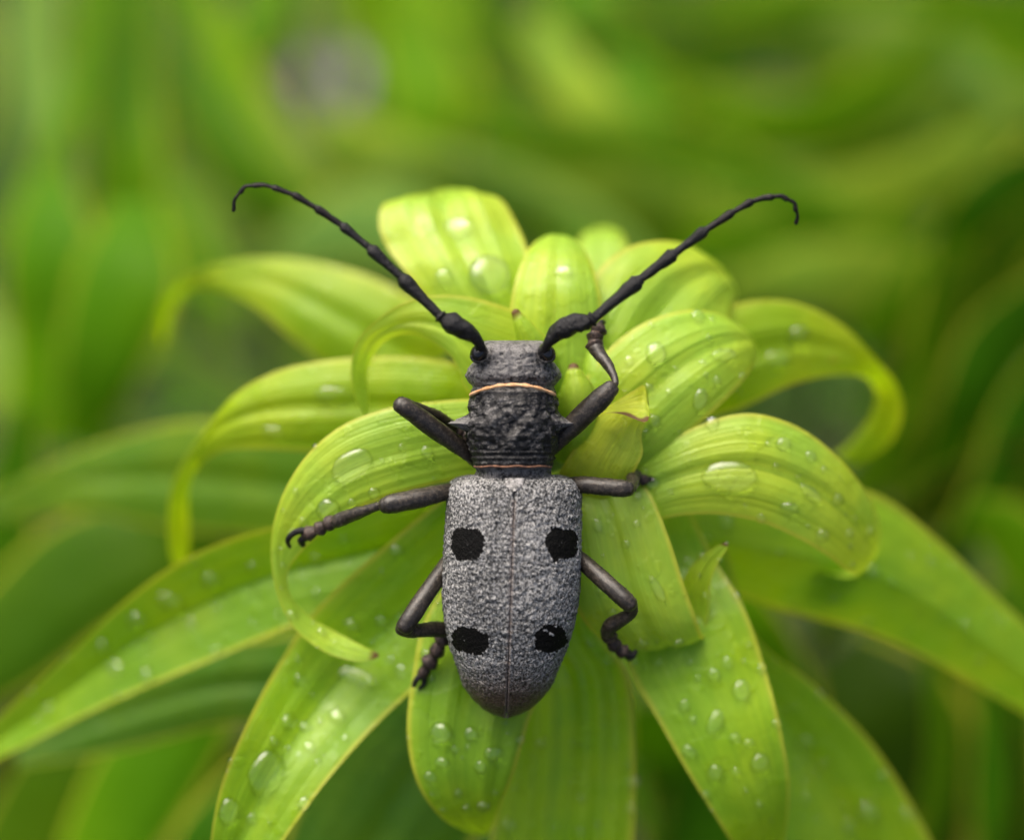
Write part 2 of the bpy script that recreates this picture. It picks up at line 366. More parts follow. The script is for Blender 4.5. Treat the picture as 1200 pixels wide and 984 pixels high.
BG = [
 # label, category, base reference (px,py,z), [ (colour, points) ... ]
 ('tall blurred lily with bright green blades at the far upper left', (60, 300, -22), [
   (G1, [(150, -60, -24, 70), (140, 80, -23, 80), (150, 200, -22, 85), (130, 330, -22, 60), (110, 420, -22, 30)]),
   (P1, [(45, -60, -26, 45), (42, 60, -25, 52), (60, 180, -24, 50), (90, 260, -24, 20)]),
   (G1, [(60, 200, -19, 40), (60, 290, -18, 110), (70, 400, -18, 120), (40, 520, -18, 60)]),
   (G1, [(160, 240, -17, 60), (150, 320, -16, 120), (120, 420, -16, 100), (90, 520, -17, 40)]),
   (P2, [(190, 340, -20, 30), (150, 385, -20, 85), (110, 420, -20, 60), (60, 450, -20, 20)]),
 ]),
 ('blurred lily with pale grey green blades behind the left antenna', (300, 250, -28), [
   (P1, [(190, 20, -30, 60), (250, 110, -28, 110), (320, 220, -27, 120), (400, 320, -27, 90), (450, 380, -27, 40)]),
   (P1, [(300, 330, -25, 60), (370, 300, -25, 100), (430, 250, -25, 90), (520, 200, -26, 50)]),
   (G1, [(330, -40, -33, 60), (300, 40, -32, 90), (240, 40, -32, 60)]),
   (P1, [(560, 300, -24, 60), (480, 270, -24, 90), (400, 270, -24, 90), (330, 300, -24, 50)]),
 ]),
 ('blurred lily with a vertical bright green blade at the top centre', (480, 100, -34), [
   (Y2, [(480, -80, -36, 90), (490, 30, -34, 110), (500, 130, -33, 100), (500, 210, -33, 50)]),
   (Y1, [(420, -60, -36, 60), (430, 0, -36, 80), (440, 60, -36, 40)]),
   (G1, [(680, -60, -36, 90), (690, 30, -35, 110), (780, 60, -35, 80)]),
 ]),
 ('blurred lily whose pale blade slants down behind the topmost leaves', (620, 200, -26), [
   (P2, [(380, 140, -27, 30), (440, 172, -26, 50), (540, 205, -25, 52), (640, 225, -25, 60), (740, 232, -25, 70), (830, 240, -26, 40)]),
   (P2, [(620, 20, -27, 30), (655, 75, -26, 52), (700, 130, -25, 60), (745, 185, -25, 60), (790, 240, -25, 40)]),
   (P1, [(560, 250, -29, 60), (700, 235, -29, 90), (860, 230, -29, 90), (980, 215, -29, 60)]),
   (G1, [(760, 330, -27, 60), (780, 240, -27, 90), (760, 150, -28, 80), (730, 60, -29, 50)]),
 ]),
 ('blurred lily with long streaky blades across the upper right', (950, 100, -32), [
   (Y2, [(760, 60, -33, 30), (880, 50, -32, 60), (1030, 60, -32, 80), (1200, 70, -32, 70), (1300, 80, -32, 40)]),
   (G1, [(820, 0, -34, 50), (960, 10, -33, 80), (1120, 20, -33, 90), (1280, 10, -33, 60)]),
   (P2, [(980, 160, -30, 20), (1060, 135, -29, 55), (1150, 120, -29, 70), (1260, 120, -29, 50)]),
   (Y2, [(860, 190, -31, 40), (980, 150, -30, 80), (1040, 90, -31, 80), (1080, 20, -31, 40)]),
   (G1, [(780, 130, -33, 50), (900, 140, -32, 70), (1000, 200, -31, 70), (1140, 210, -31, 60), (1260, 170, -31, 40)]),
 ]),
 ('blurred lily with a pale level blade behind the right antenna', (980, 290, -24), [
   (P2, [(820, 230, -25, 30), (900, 240, -24, 60), (1000, 235, -24, 70), (1090, 200, -24, 60), (1180, 150, -25, 30)]),
   (G1, [(800, 290, -24, 40), (880, 285, -23, 70), (980, 280, -23, 70), (1080, 270, -23, 50)]),
   (P2, [(850, 340, -23, 40), (950, 325, -22, 80), (1040, 330, -22, 90), (1120, 330, -23, 30)]),
   (G1, [(1000, 400, -22, 40), (1060, 350, -21, 60), (1120, 290, -21, 60), (1200, 250, -21, 50)]),
 ]),
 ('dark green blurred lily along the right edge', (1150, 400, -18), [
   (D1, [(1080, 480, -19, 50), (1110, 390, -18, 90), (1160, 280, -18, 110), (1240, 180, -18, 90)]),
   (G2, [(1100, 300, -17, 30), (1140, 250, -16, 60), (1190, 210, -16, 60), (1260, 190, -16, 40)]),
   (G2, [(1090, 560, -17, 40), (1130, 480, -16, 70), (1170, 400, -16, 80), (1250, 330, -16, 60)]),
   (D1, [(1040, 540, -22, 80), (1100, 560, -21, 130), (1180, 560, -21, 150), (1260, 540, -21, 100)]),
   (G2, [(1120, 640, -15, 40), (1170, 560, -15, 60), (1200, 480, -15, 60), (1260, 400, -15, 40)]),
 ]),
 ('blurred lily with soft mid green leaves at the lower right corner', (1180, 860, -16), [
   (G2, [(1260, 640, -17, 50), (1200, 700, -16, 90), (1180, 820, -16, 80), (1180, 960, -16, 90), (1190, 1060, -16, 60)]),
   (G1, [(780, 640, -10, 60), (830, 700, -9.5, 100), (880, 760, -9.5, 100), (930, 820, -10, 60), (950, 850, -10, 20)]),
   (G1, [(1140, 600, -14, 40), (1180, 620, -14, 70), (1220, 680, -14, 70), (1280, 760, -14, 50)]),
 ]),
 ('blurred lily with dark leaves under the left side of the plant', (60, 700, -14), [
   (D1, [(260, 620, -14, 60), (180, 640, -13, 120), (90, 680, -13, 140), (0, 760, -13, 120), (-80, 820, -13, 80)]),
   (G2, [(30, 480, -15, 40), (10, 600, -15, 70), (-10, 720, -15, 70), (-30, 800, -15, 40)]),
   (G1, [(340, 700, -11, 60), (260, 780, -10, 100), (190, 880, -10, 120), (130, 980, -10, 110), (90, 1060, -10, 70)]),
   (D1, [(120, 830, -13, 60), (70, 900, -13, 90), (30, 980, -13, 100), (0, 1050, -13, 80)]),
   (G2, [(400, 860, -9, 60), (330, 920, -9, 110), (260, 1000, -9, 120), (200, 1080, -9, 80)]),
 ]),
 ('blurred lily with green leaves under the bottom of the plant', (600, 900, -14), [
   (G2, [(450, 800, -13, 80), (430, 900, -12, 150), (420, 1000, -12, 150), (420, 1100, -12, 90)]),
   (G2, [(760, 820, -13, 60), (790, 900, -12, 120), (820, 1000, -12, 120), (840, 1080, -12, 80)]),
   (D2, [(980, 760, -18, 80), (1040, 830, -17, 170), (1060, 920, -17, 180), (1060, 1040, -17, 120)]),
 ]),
]
# further blades of the same plants, following the lie of each clump
random.seed(21)
FLOW = [((-60, 0, 260, 620), 80, 7), ((200, 0, 420, 420), 60, 6), ((380, 0, 620, 200), 85, 7), ((520, 40, 860, 260), 35, 8), ((800, 0, 1220, 220), 8, 9), ((780, 200, 1150, 360), 0, 5),
        ((1040, 180, 1240, 640), -50, 9), ((1080, 620, 1240, 1000), -75, 5), ((-40, 560, 330, 1000), -30, 8), ((380, 820, 900, 1000), 85, 4)]
for k, ((x0, y0, x1, y1), ang, cnt_) in enumerate(FLOW):
    for q in range(cnt_):
        cx, cy = random.uniform(x0, x1), random.uniform(y0, y1); an = math.radians(ang + random.gauss(0, 16)); ln = random.uniform(110, 260); w = random.uniform(22, 60)
        z = BG[k][1][2] - random.uniform(1, 9) if q % 3 else BG[k][1][2] + random.uniform(0, 3)
        z = min(z, -15); bend = random.uniform(-.5, .5)
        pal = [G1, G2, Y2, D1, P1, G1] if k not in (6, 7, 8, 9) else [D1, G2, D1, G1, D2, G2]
        pp = []
        for s_ in (-1, -.4, .2, .7, 1):
            a2 = an + bend * s_
            pp.append((cx + math.cos(a2) * ln * s_, cy + math.sin(a2) * ln * s_, z + 1.5 * s_, w * {-1: .5, -.4: 1, .2: 1.05, .7: .6, 1: .1}[s_]))
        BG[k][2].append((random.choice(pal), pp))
for k, (lab, ref, blades) in enumerate(BG):
    ref = (ref[0], ref[1], ref[2] * (BGZ if ref[2] < -12 else 1))
    base = up_at(*ref)
    t = thing('lily_plant', lab, 'plant', base, 'lilies blurred behind the beetle')
    top = W(*ref)
    # stem, straight up from the ground
    v, f = [], []
    for i in range(10):
        s = i / 9; c = base.lerp(top, s)
        for a in range(10):
            an = a * math.pi / 5; r = 0.42 * (1 - 0.4 * s)
            v.append((c.x + math.cos(an) * r, c.y + math.sin(an) * r, c.z))
    mesh_obj('stem', v, grid_faces(10, 10, True), MAT_STEM, t)
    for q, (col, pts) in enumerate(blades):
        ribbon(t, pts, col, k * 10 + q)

# undergrowth: low blades nobody could count
random.seed(5)
uv_, uf_, cols = [], [], []
for i in range(5200):
    y = random.uniform(-25, 190); x = random.gauss(0, 34 + max(0, y) * .25)
    hgt = random.uniform(3, 15) ; w = random.uniform(.35, 1.1); a = random.uniform(0, 6.283); lean = random.uniform(.3, 1.1) * hgt
    dx, dy = math.cos(a), math.sin(a); k = len(uv_)
    cx, cy = -dy * w / 2, dx * w / 2
    for s, ww in ((0, .5), (.35, 1), (.7, .8), (1, .05)):
        px_, py_ = x + dx * lean * s * s, y + dy * lean * s * s; pz = hgt * (s - .35 * s * s * s)
        uv_ += [(px_ - cx * ww, py_ - cy * ww, pz), (px_ + cx * ww, py_ + cy * ww, pz)]
    for s in range(3): uf_.append((k + 2 * s, k + 2 * s + 1, k + 2 * s + 3, k + 2 * s + 2))
MAT_UNDER = simple('undergrowth', (0.014, 0.048, 0.002), 0.6, 0.07, col2=(0.045, 0.13, 0.003), spec=0.1)
ug = mesh_obj('undergrowth', uv_, uf_, MAT_UNDER); ug['kind'] = 'stuff'
tag(ug, 'low green undergrowth blurred on the ground below the lilies', 'undergrowth')

# a lilac flower far behind, upper left of centre
fb = up_at(390, 110, -44)
fl = thing('wild_flower', 'small blurred lilac flower far behind the left antenna', 'flower', fb)
ftop = W(390, 105, -44)
v, f = [], []
for i in range(6):
    c = fb.lerp(ftop, i / 5)
    for a in range(8): v.append((c.x + math.cos(a * .785) * .25, c.y + math.sin(a * .785) * .25, c.z))
mesh_obj('stem', v, grid_faces(6, 8, True), MAT_STEM, fl)
MAT_PETAL = simple('lilac_petal', (0.13, 0.075, 0.17), 0.5, 1.0, col2=(0.19, 0.11, 0.24))
for q in range(6):
    an = q * math.pi / 3; v = []
    for i in range(7):
        s = i / 6; w = 0.6 * math.sin(math.pi * min(1, s * .85 + .1)); r = 0.1 + 0.85 * s
        for j in range(5):
            u = (j - 2) / 2
            v.append((ftop.x + math.cos(an) * r - math.sin(an) * u * w * .7, ftop.y + math.sin(an) * r + math.cos(an) * u * w * .7, ftop.z + .6 * math.sin(s * 2.6) + .15 * u * u))
    mesh_obj('petal', v, grid_faces(7, 5), MAT_PETAL, fl)

Y1, Y2, G1, G2 = NEAR_PAL
# ---------------------------------------------------------------- the near lily plant
base = up_at(640, 470, -2.4)
plant = thing('lily_plant', 'sharp yellow green lily with curled wet leaves under the beetle', 'plant', base)
ptop = W(640, 470, -1.9)
v = []
for i in range(40):
    s = i / 39; c = base.lerp(ptop, s)
    for a in range(16):
        an = a * math.pi / 8; r = 0.42 * (1 - 0.35 * s)
        v.append((c.x + math.cos(an) * r, c.y + math.sin(an) * r, c.z))
mesh_obj('stem', v, grid_faces(40, 16, True), MAT_STEM, plant)
LF = dict(
 upper_left_far=dict(c=(.21,.35,.004), st=[(560, 380, -3.2, 470, 470, -3.4), (490, 350, -3.2, 400, 440, -3.5), (415, 318, -3.4, 345, 400, -3.6), (335, 303, -3.7, 292, 355, -3.9), (265, 308, -4.1, 245, 336, -4.4),
    (212, 330, -4.7, 215, 344, -5.1), (190, 365, -5.3, 202, 366, -5.6), (186, 400, -5.9, 194, 400, -6.1)], camber=.1),
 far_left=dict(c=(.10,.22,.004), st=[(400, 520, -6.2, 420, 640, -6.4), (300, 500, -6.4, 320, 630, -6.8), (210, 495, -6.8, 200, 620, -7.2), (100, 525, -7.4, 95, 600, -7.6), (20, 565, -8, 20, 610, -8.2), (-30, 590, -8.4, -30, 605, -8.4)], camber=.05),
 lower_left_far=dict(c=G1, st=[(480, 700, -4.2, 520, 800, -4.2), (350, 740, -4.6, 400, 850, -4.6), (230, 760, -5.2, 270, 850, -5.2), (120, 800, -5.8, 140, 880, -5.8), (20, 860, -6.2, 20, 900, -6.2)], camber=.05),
 loop_left=dict(c=(.22,.36,.004), st=[(620, 440, -2.1, 600, 530, -2.2), (540, 425, -2.0, 530, 530, -2.1), (470, 418, -2.0, 440, 530, -2.1), (400, 420, -2.0, 360, 529, -2.2), (330, 433, -2.2, 300, 526, -2.4), (275, 462, -2.4, 256, 530, -2.7),
    (235, 510, -2.9, 228, 552, -3.3), (206, 555, -3.1, 221, 585, -3.5), (196, 598, -3.4, 222, 614, -3.8), (198, 640, -3.7, 221, 646, -4.0), (206, 672, -4.1, 216, 674, -4.2)], camber=.12),
 long_left=dict(c=(0.14,0.29,.002), st=[(600, 560, -2.0, 620, 640, -2.2), (500, 575, -2.1, 520, 680, -2.3), (400, 600, -2.3, 430, 710, -2.5), (300, 622, -2.5, 345, 733, -2.7), (215, 655, -2.8, 250, 772, -3.0), (145, 705, -3.1, 155, 812, -3.3),
    (75, 770, -3.5, 75, 850, -3.6), (10, 830, -3.9, 0, 888, -4.0), (-60, 890, -4.3, -70, 920, -4.3)], camber=.0, groove=.03, fold=-.15),
 right_long=dict(c=(0.19,0.37,.012), st=[(740, 560, -2.6, 740, 640, -3.0), (840, 560, -2.8, 820, 680, -3.4), (940, 560, -3.0, 910, 712, -3.7), (1030, 580, -3.2, 1010, 740, -4.0), (1100, 632, -3.6, 1080, 768, -4.2), (1160, 692, -4.0, 1140, 800, -4.5),
    (1215, 745, -4.4, 1200, 835, -4.9), (1280, 820, -4.9, 1270, 870, -5.2)], camber=.0, groove=.0, fold=.16),
 small_top=dict(c=Y1, st=[(670, 360, -3.0, 730, 360, -3.0), (672, 310, -3.3, 738, 310, -3.3), (680, 278, -3.7, 730, 275, -3.7), (695, 268, -4.2, 718, 268, -4.2)], camber=.1),
 bottom_right_2=dict(c=(0.18,0.35,.006), st=[(760, 660, -2.8, 850, 640, -2.8), (790, 740, -3.0, 885, 745, -3.0), (820, 820, -3.2, 955, 803, -3.2), (860, 900, -3.4, 1020, 868, -3.4), (905, 980, -3.7, 1070, 945, -3.7), (950, 1060, -4, 1110, 1030, -4), (1010, 1120, -4.4, 1120, 1110, -4.4)], camber=.0, groove=.02, fold=-.12),
 bottom_centre=dict(c=(0.2,0.385,.006), st=[(600, 640, -2.0, 690, 640, -2.0), (580, 740, -2.1, 700, 735, -2.1), (590, 810, -2.3, 735, 790, -2.3), (588, 880, -2.5, 744, 870, -2.5), (574, 990, -2.8, 742, 990, -2.8), (580, 1080, -3.2, 730, 1080, -3.2), (620, 1160, -3.8, 700, 1160, -3.8)], camber=.02, groove=.04, rip=.022),
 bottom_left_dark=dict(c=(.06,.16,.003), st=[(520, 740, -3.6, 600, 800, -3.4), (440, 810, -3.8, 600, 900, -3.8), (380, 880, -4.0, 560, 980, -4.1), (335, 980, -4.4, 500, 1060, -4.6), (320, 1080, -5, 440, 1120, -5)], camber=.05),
 top_left=dict(c=Y1, st=[(560, 450, -1.75, 660, 450, -1.75), (535, 400, -1.6, 640, 400, -1.6), (508, 360, -1.6, 628, 350, -1.6), (478, 322, -1.65, 622, 308, -1.75), (455, 290, -1.85, 614, 276, -1.95), (444, 266, -2.05, 602, 254, -2.2),
    (452, 248, -2.35, 584, 236, -2.5), (476, 234, -2.75, 562, 225, -2.85), (500, 226, -3.1, 544, 222, -3.15), (512, 230, -3.6, 535, 228, -3.6)], camber=.10, groove=.05, wave=.13, rip=.008),
 top_centre=dict(c=Y1, st=[(610, 450, -1.5, 700, 460, -1.5), (598, 400, -1.45, 702, 410, -1.5), (598, 360, -1.45, 706, 370, -1.5), (605, 325, -1.55, 700, 330, -1.6), (617, 296, -1.8, 690, 300, -1.85), (632, 280, -2.2, 675, 281, -2.2), (640, 280, -2.7, 665, 281, -2.7)], camber=.14, groove=.04),
 upper_right=dict(c=Y1, st=[(660, 430, -1.9, 740, 500, -2.0), (680, 370, -1.8, 790, 470, -1.9), (700, 318, -1.9, 830, 430, -2.1), (740, 288, -2.1, 850, 390, -2.3), (795, 283, -2.4, 860, 360, -2.6), (835, 305, -2.8, 864, 345, -2.9), (856, 328, -3.2, 862, 342, -3.3)], camber=.1, groove=.05),
 loop_right=dict(c=(.23,.37,.004), st=[(740, 440, -2.3, 740, 530, -2.5), (800, 385, -2.3, 800, 500, -2.5), (860, 356, -2.4, 865, 480, -2.6), (925, 353, -2.5, 925, 452, -2.7), (982, 377, -2.8, 975, 440, -2.9), (1022, 415, -3.1, 1012, 442, -3.3),
    (1050, 450, -3.5, 1026, 462, -4.0), (1057, 487, -3.9, 1018, 492, -4.4), (1040, 522, -4.4, 995, 520, -4.8), (1000, 545, -4.9, 975, 535, -5.0)], camber=.08),
 right_one=dict(c=Y1, st=[(650, 500, -1.5, 735, 575, -1.5), (680, 452, -1.35, 765, 548, -1.35), (712, 410, -1.3, 800, 515, -1.3), (755, 378, -1.35, 838, 480, -1.35), (805, 364, -1.55, 868, 450, -1.55), (850, 370, -1.85, 882, 430, -1.85), (876, 390, -2.3, 888, 415, -2.3), (880, 402, -2.8, 884, 408, -2.8)], camber=.12, groove=.05),
 curl_by_head=dict(c=Y1, st=[(620, 370, -1.5, 590, 480, -1.5), (560, 350, -1.35, 550, 462, -1.4), (510, 346, -1.3, 532, 422, -1.35), (470, 356, -1.3, 500, 397, -1.4), (438, 378, -1.35, 470, 392, -1.5), (417, 402, -1.4, 446, 404, -1.6),
    (411, 435, -1.5, 432, 432, -1.75), (417, 468, -1.62, 432, 466, -1.78), (428, 490, -1.7, 433, 488, -1.8)], camber=.06),
 bottom_right=dict(c=(0.2,0.37,.008), st=[(700, 600, -2.3, 800, 580, -2.2), (715, 690, -2.15, 835, 650, -2.05), (736, 780, -1.85, 872, 712, -1.75), (770, 842, -1.65, 896, 780, -1.65), (810, 912, -1.6, 914, 850, -1.6), (850, 975, -1.8, 925, 925, -1.8), (890, 1040, -2.5, 915, 1010, -2.5)], camber=.0, groove=.035, fold=.11),
 right_main=dict(c=Y1, st=[(680, 560, -1.6, 720, 650, -1.8), (755, 532, -1.35, 765, 612, -1.4), (815, 500, -1.25, 825, 602, -1.3), (875, 484, -1.25, 885, 610, -1.3), (935, 500, -1.35, 930, 628, -1.4), (985, 538, -1.6, 968, 650, -1.6), (1020, 585, -2.0, 992, 668, -1.9),
    (1032, 625, -2.5, 1005, 674, -2.3), (1020, 655, -3.1, 985, 675, -3.0), (990, 670, -3.5, 940, 660, -3.4), (960, 660, -3.7, 920, 640, -3.7)], camber=.12, groove=.04),
 lower_left=dict(c=(0.16,0.32,.002), st=[(590, 540, -1.5, 640, 640, -1.6), (530, 575, -1.45, 590, 690, -1.6), (450, 640, -1.65, 560, 740, -1.7), (372, 712, -1.9, 505, 790, -1.8), (325, 780, -1.85, 440, 850, -1.8), (288, 850, -1.4, 385, 912, -1.45), (258, 925, -1.3, 335, 980, -1.35), (246, 1000, -1.4, 295, 1040, -1.45), (250, 1080, -2.3, 262, 1090, -2.3)], camber=.0, groove=.025, fold=-.11),
 bottom_yellow=dict(c=Y2, st=[(560, 640, -1.4, 640, 640, -1.4), (500, 720, -1.45, 650, 720, -1.45), (482, 800, -1.4, 636, 800, -1.4), (477, 860, -1.35, 620, 845, -1.35), (488, 915, -1.4, 604, 900, -1.4), (515, 955, -1.65, 588, 940, -1.65), (548, 974, -2.2, 578, 965, -2.1), (568, 978, -2.5, 574, 975, -2.5)], camber=.08, groove=.04, rip=.012),
 curl_left=dict(c=Y1, tipbrown=.10, st=[(640, 480, -1.5, 640, 570, -1.6), (570, 468, -1.25, 590, 556, -1.3), (510, 470, -1.1, 530, 563, -1.15), (455, 478, -1.0, 470, 577, -1.05), (400, 499, -1.0, 418, 596, -1.05), (358, 535, -1.08, 380, 622, -1.15), (330, 582, -1.2, 352, 648, -1.35),
    (318, 632, -1.38, 337, 672, -1.5), (322, 685, -1.42, 342, 700, -1.55), (342, 732, -1.45, 366, 724, -1.6), (376, 761, -1.45, 396, 741, -1.6), (412, 774, -1.42, 418, 753, -1.5), (434, 773, -1.4, 437, 762, -1.43), (444, 769, -1.4, 444, 766, -1.4)], camber=.09, groove=.03, nv=90),
 front_fold=dict(c=Y1, tipbrown=.08, st=[(630, 560, -1.5, 720, 540, -1.5), (655, 605, -1.25, 758, 572, -1.25), (662, 655, -1.15, 782, 625, -1.1), (672, 705, -1.15, 800, 680, -1.1), (695, 740, -1.35, 815, 722, -1.2), (728, 757, -1.6, 823, 744, -1.4), (765, 748, -1.85, 826, 742, -1.65),
    (788, 715, -1.75, 830, 716, -1.6), (799, 682, -1.5, 833, 682, -1.4), (815, 658, -1.35, 842, 658, -1.25), (838, 640, -1.2, 852, 643, -1.15), (850, 635, -1.15, 853, 637, -1.15)], camber=.10, groove=.06, nv=90),
 scoop=dict(c=(.33,.43,.03), tipbrown=.02, st=[(640, 580, -1.35, 730, 590, -1.35), (660, 545, -1.1, 742, 556, -.95), (690, 500, -1.0, 753, 532, -.85), (718, 474, -0.95, 752, 510, -.85), (742, 458, -0.9, 757, 492, -0.85), (755, 452, -0.8, 758, 488, -0.85), (760, 470, -.9, 758, 490, -.9)], camber=.10, groove=.0),
 flap=dict(c=(.36,.46,.03), rimbrown=True, st=[(700, 487, -.84, 697, 489, -.84), (706, 480, -.76, 707, 486, -.7), (719, 472, -.72, 717, 484, -.62), (733, 464, -.70, 730, 486, -.58), (746, 456, -.70, 743, 491, -.56), (754, 452, -.70, 753, 495, -.55), (757, 460, -.68, 759, 493, -.54), (758, 478, -.6, 761, 489, -.54)], camber=.12, groove=0, wave=.05),
)
LAB = dict(upper_left_far='blurred arching leaf at the upper left', loop_left='left leaf bent into a soft loop', curl_left='leaf curled back to a brown tip',
  front_fold='folded leaf with its brown tip turned up', scoop='small young pale leaf', flap='bent over leaf end with a brown rim', right_main='broad right leaf carrying a large drop',
  top_left='pale topmost leaf with two large drops', bottom_yellow='yellow green leaf hanging below the abdomen', loop_right='right leaf curled over into a loop',
  long_left='long leaf reaching the left edge', right_long='long folded leaf reaching the right edge')
ZOFF = dict(upper_left_far=-1.2, loop_left=-.3, small_top=-.6, top_left=-.35, loop_right=-.3)
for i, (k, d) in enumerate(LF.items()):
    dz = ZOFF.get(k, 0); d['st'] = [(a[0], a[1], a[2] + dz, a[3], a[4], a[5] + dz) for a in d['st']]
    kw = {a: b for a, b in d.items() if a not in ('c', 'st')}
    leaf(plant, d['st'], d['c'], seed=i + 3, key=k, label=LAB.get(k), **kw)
# buds
def bud(path, col, tipb):
    v, f = tube_geo(path, nseg=18, n=40)
    n_ = len(v) // 18; uvs = [((k % 18) / 18, (k // 18) / n_) for k in range(len(v))]
    tp = [max(0.0, min(1.0, ((k // 18) / n_ - (1 - tipb)) / .1)) for k in range(len(v))]
    o = mesh_obj('flower_bud', v, f, LEAF, plant, attrs={'tip': tp}, uvs=uvs); o.color = (*col, 1); return o
bud([(640, 450, -1.5, 22), (628, 415, -1.2, 22), (616, 388, -1.0, 13), (604, 366, -0.95, 5)], Y1, .2)
bud([(672, 520, -1.4, 30), (674, 490, -1.15, 29), (676, 462, -1.0, 23), (673, 440, -0.95, 12), (672, 430, -0.95, 6)], Y1, .22)
bud([(700, 500, -1.6, 30), (705, 460, -1.5, 26), (700, 425, -1.5, 18), (694, 405, -1.6, 8)], Y1, 0.02)

# ---------------------------------------------------------------- the beetle
bt = thing('longhorn_beetle', 'grey longhorn beetle with four black spots resting on the lily leaves', 'beetle', W(600, 600, -1.0))
def xc(y): return 601.5 if y < 560 else 603.5 - 0.036 * (y - 560)
ROWS = [ # y, half width, top z, bottom z, squareness
 (399, 30, -.42, -.62, 2.6), (400.5, 38, -.27, -.75, 3), (404, 41, -.17, -.85, 3), (412, 43, -.10, -.95, 3), (422, 46, -.08, -1.0, 2.8), (430, 51, -.06, -1.0, 2.2), (440, 53, -.05, -1.0, 2.2), (448, 50, -.08, -1.0, 2.3),
 (453, 46.5, -.13, -.98, 2.2), (456, 47.5, -.14, -.98, 2.2), (458, 50, -.06, -1.0, 2.3), (464, 50.5, -.03, -1.0, 2.3), (475, 52, 0.0, -1.0, 2.1), (486, 54, .03, -1.0, 2.1), (497, 56, .04, -1.0, 2.1), (510, 55.5, .03, -1.0, 2.1), (524, 52, 0, -1.0, 2.1),
 (534, 49, -.04, -1.0, 2.2), (543, 47, -.07, -1.0, 2.3), (547, 46.5, -.10, -1.0, 2.3), (550, 43, -.17, -1.0, 2.3), (556, 44, -.18, -1.0, 2.3), (562, 50, -.2, -1.05, 2.3), (575, 66, -.22, -1.1, 2.5), (620, 72, -.25, -1.15, 2.5), (700, 72, -.3, -1.15, 2.5),
 (760, 60, -.42, -1.1, 2.4), (800, 42, -.58, -1.05, 2.3), (825, 24, -.75, -1.0, 2.2), (835, 10, -.85, -.95, 2.0)]
RA = np.array(ROWS)
def row_at(y): return [float(np.interp(y, RA[:, 0], RA[:, k])) for k in range(1, 5)]
ys = np.concatenate([np.arange(399, 402, .5), np.arange(402, 565, 1.0), np.arange(565, 836, 3.0)])
NS = 150; V, pale = [], []
ROWI = {}
for y in ys:
    hw, zt, zb, sq = row_at(y)
    if len(V):   # light smoothing of the profile
        a, b = row_at(y - 1.2), row_at(y + 1.2)
        hw = (hw + a[0] + b[0]) / 3; zt = (zt + a[1] + b[1]) / 3; zb = (zb + a[2] + b[2]) / 3
    zc, hz = (zt + zb) / 2, (zt - zb) / 2
    for k in range(NS):
        an = 2 * math.pi * k / NS; c, s = math.cos(an), math.sin(an)
        ex = math.copysign(abs(c) ** (2 / sq), c); ez = math.copysign(abs(s) ** (2 / sq), s)
        r = 1.0; px_ = hw * ex; pz = zc + hz * ez
        # side spines of the pronotum
        lat = max(0.0, abs(c)) ** 9 if s > -.5 else 0
        sp = max(0.0, 1 - abs(y - 496) / 11.5) ** 1.35 * lat
        px_ += math.copysign(21 * sp, c); pz += .06 * sp
        q = Vector((px_ / 100, y / 100, pz))
        d = 0.0; pl = 0.5
        if 459 < y < 546:
            e = min(1, (y - 459) / 8, (546 - y) / 8)
            rug = noise.fractal(Vector((q.x * 11, q.y * 14, q.z * 12)), 0.8, 2.1, 3) * .030 + (noise.voronoi(q * 11)[0][0] - .4) * -.045
            # paired tubercles and central hollow
            X = px_
            for (bx, by, br, bh) in ((-24, 491, 9, .05), (24, 491, 9, .05), (0, 518, 10, .04), (-14, 474, 8, .025), (14, 474, 8, .025), (0, 498, 12, -.045), (-38, 508, 8, .03), (38, 508, 8, .03), (-24, 520, 9, -.03), (24, 520, 9, -.03)):
                rug += bh * math.exp(-(((X - bx) ** 2 + (y - by) ** 2) / br ** 2)) * (1 if s > 0 else 0)
            if y > 528: rug = rug * .4 + .012 * math.sin((y - 528) * .9)
            d = rug * e; pl = -.25 + .9 * max(0, rug * 10) + (3.2 * sp)
            if y > 533: pl = -.2
        elif y <= 455:
            d = noise.fractal(q * 20, 0.9, 2.0, 3) * .014
            pl = 1.0
            # middle furrow, gena bulges, dark rear margin
            if s > 0: d += -.03 * math.exp(-(px_ / 2.2) ** 2) + .03 * math.exp(-(((abs(px_) - 20) / 12) ** 2 + ((y - 412) / 8) ** 2))
            if s > 0: d += -.05 * math.exp(-(((abs(px_) - 22) / 10) ** 2 + ((y - 447) / 2.2) ** 2))
            g_ = math.exp(-((y - 441) / 9) ** 2) * abs(c) ** 4; d += .035 * g_
            g_ = math.exp(-((y - 415) / 7) ** 2) * abs(c) ** 6; d -= .05 * g_
        else:
            d = noise.fractal(q * 10, 0.9, 2.0, 2) * .02; pl = .7
        nx, nz = ex, ez
        ln = math.hypot(nx, nz) or 1
        V.append(W(xc(y) + px_ + d * 100 * nx / ln, y, pz + d * nz / ln)); pale.append(min(2.4, pl))
F = grid_faces(len(ys), NS, True)
F.append(tuple(range(NS))[::-1]); F.append(tuple(len(V) - NS + i for i in range(NS)))
mesh_obj('body', V, F, MAT_BODY, bt, attrs={'pale': pale})

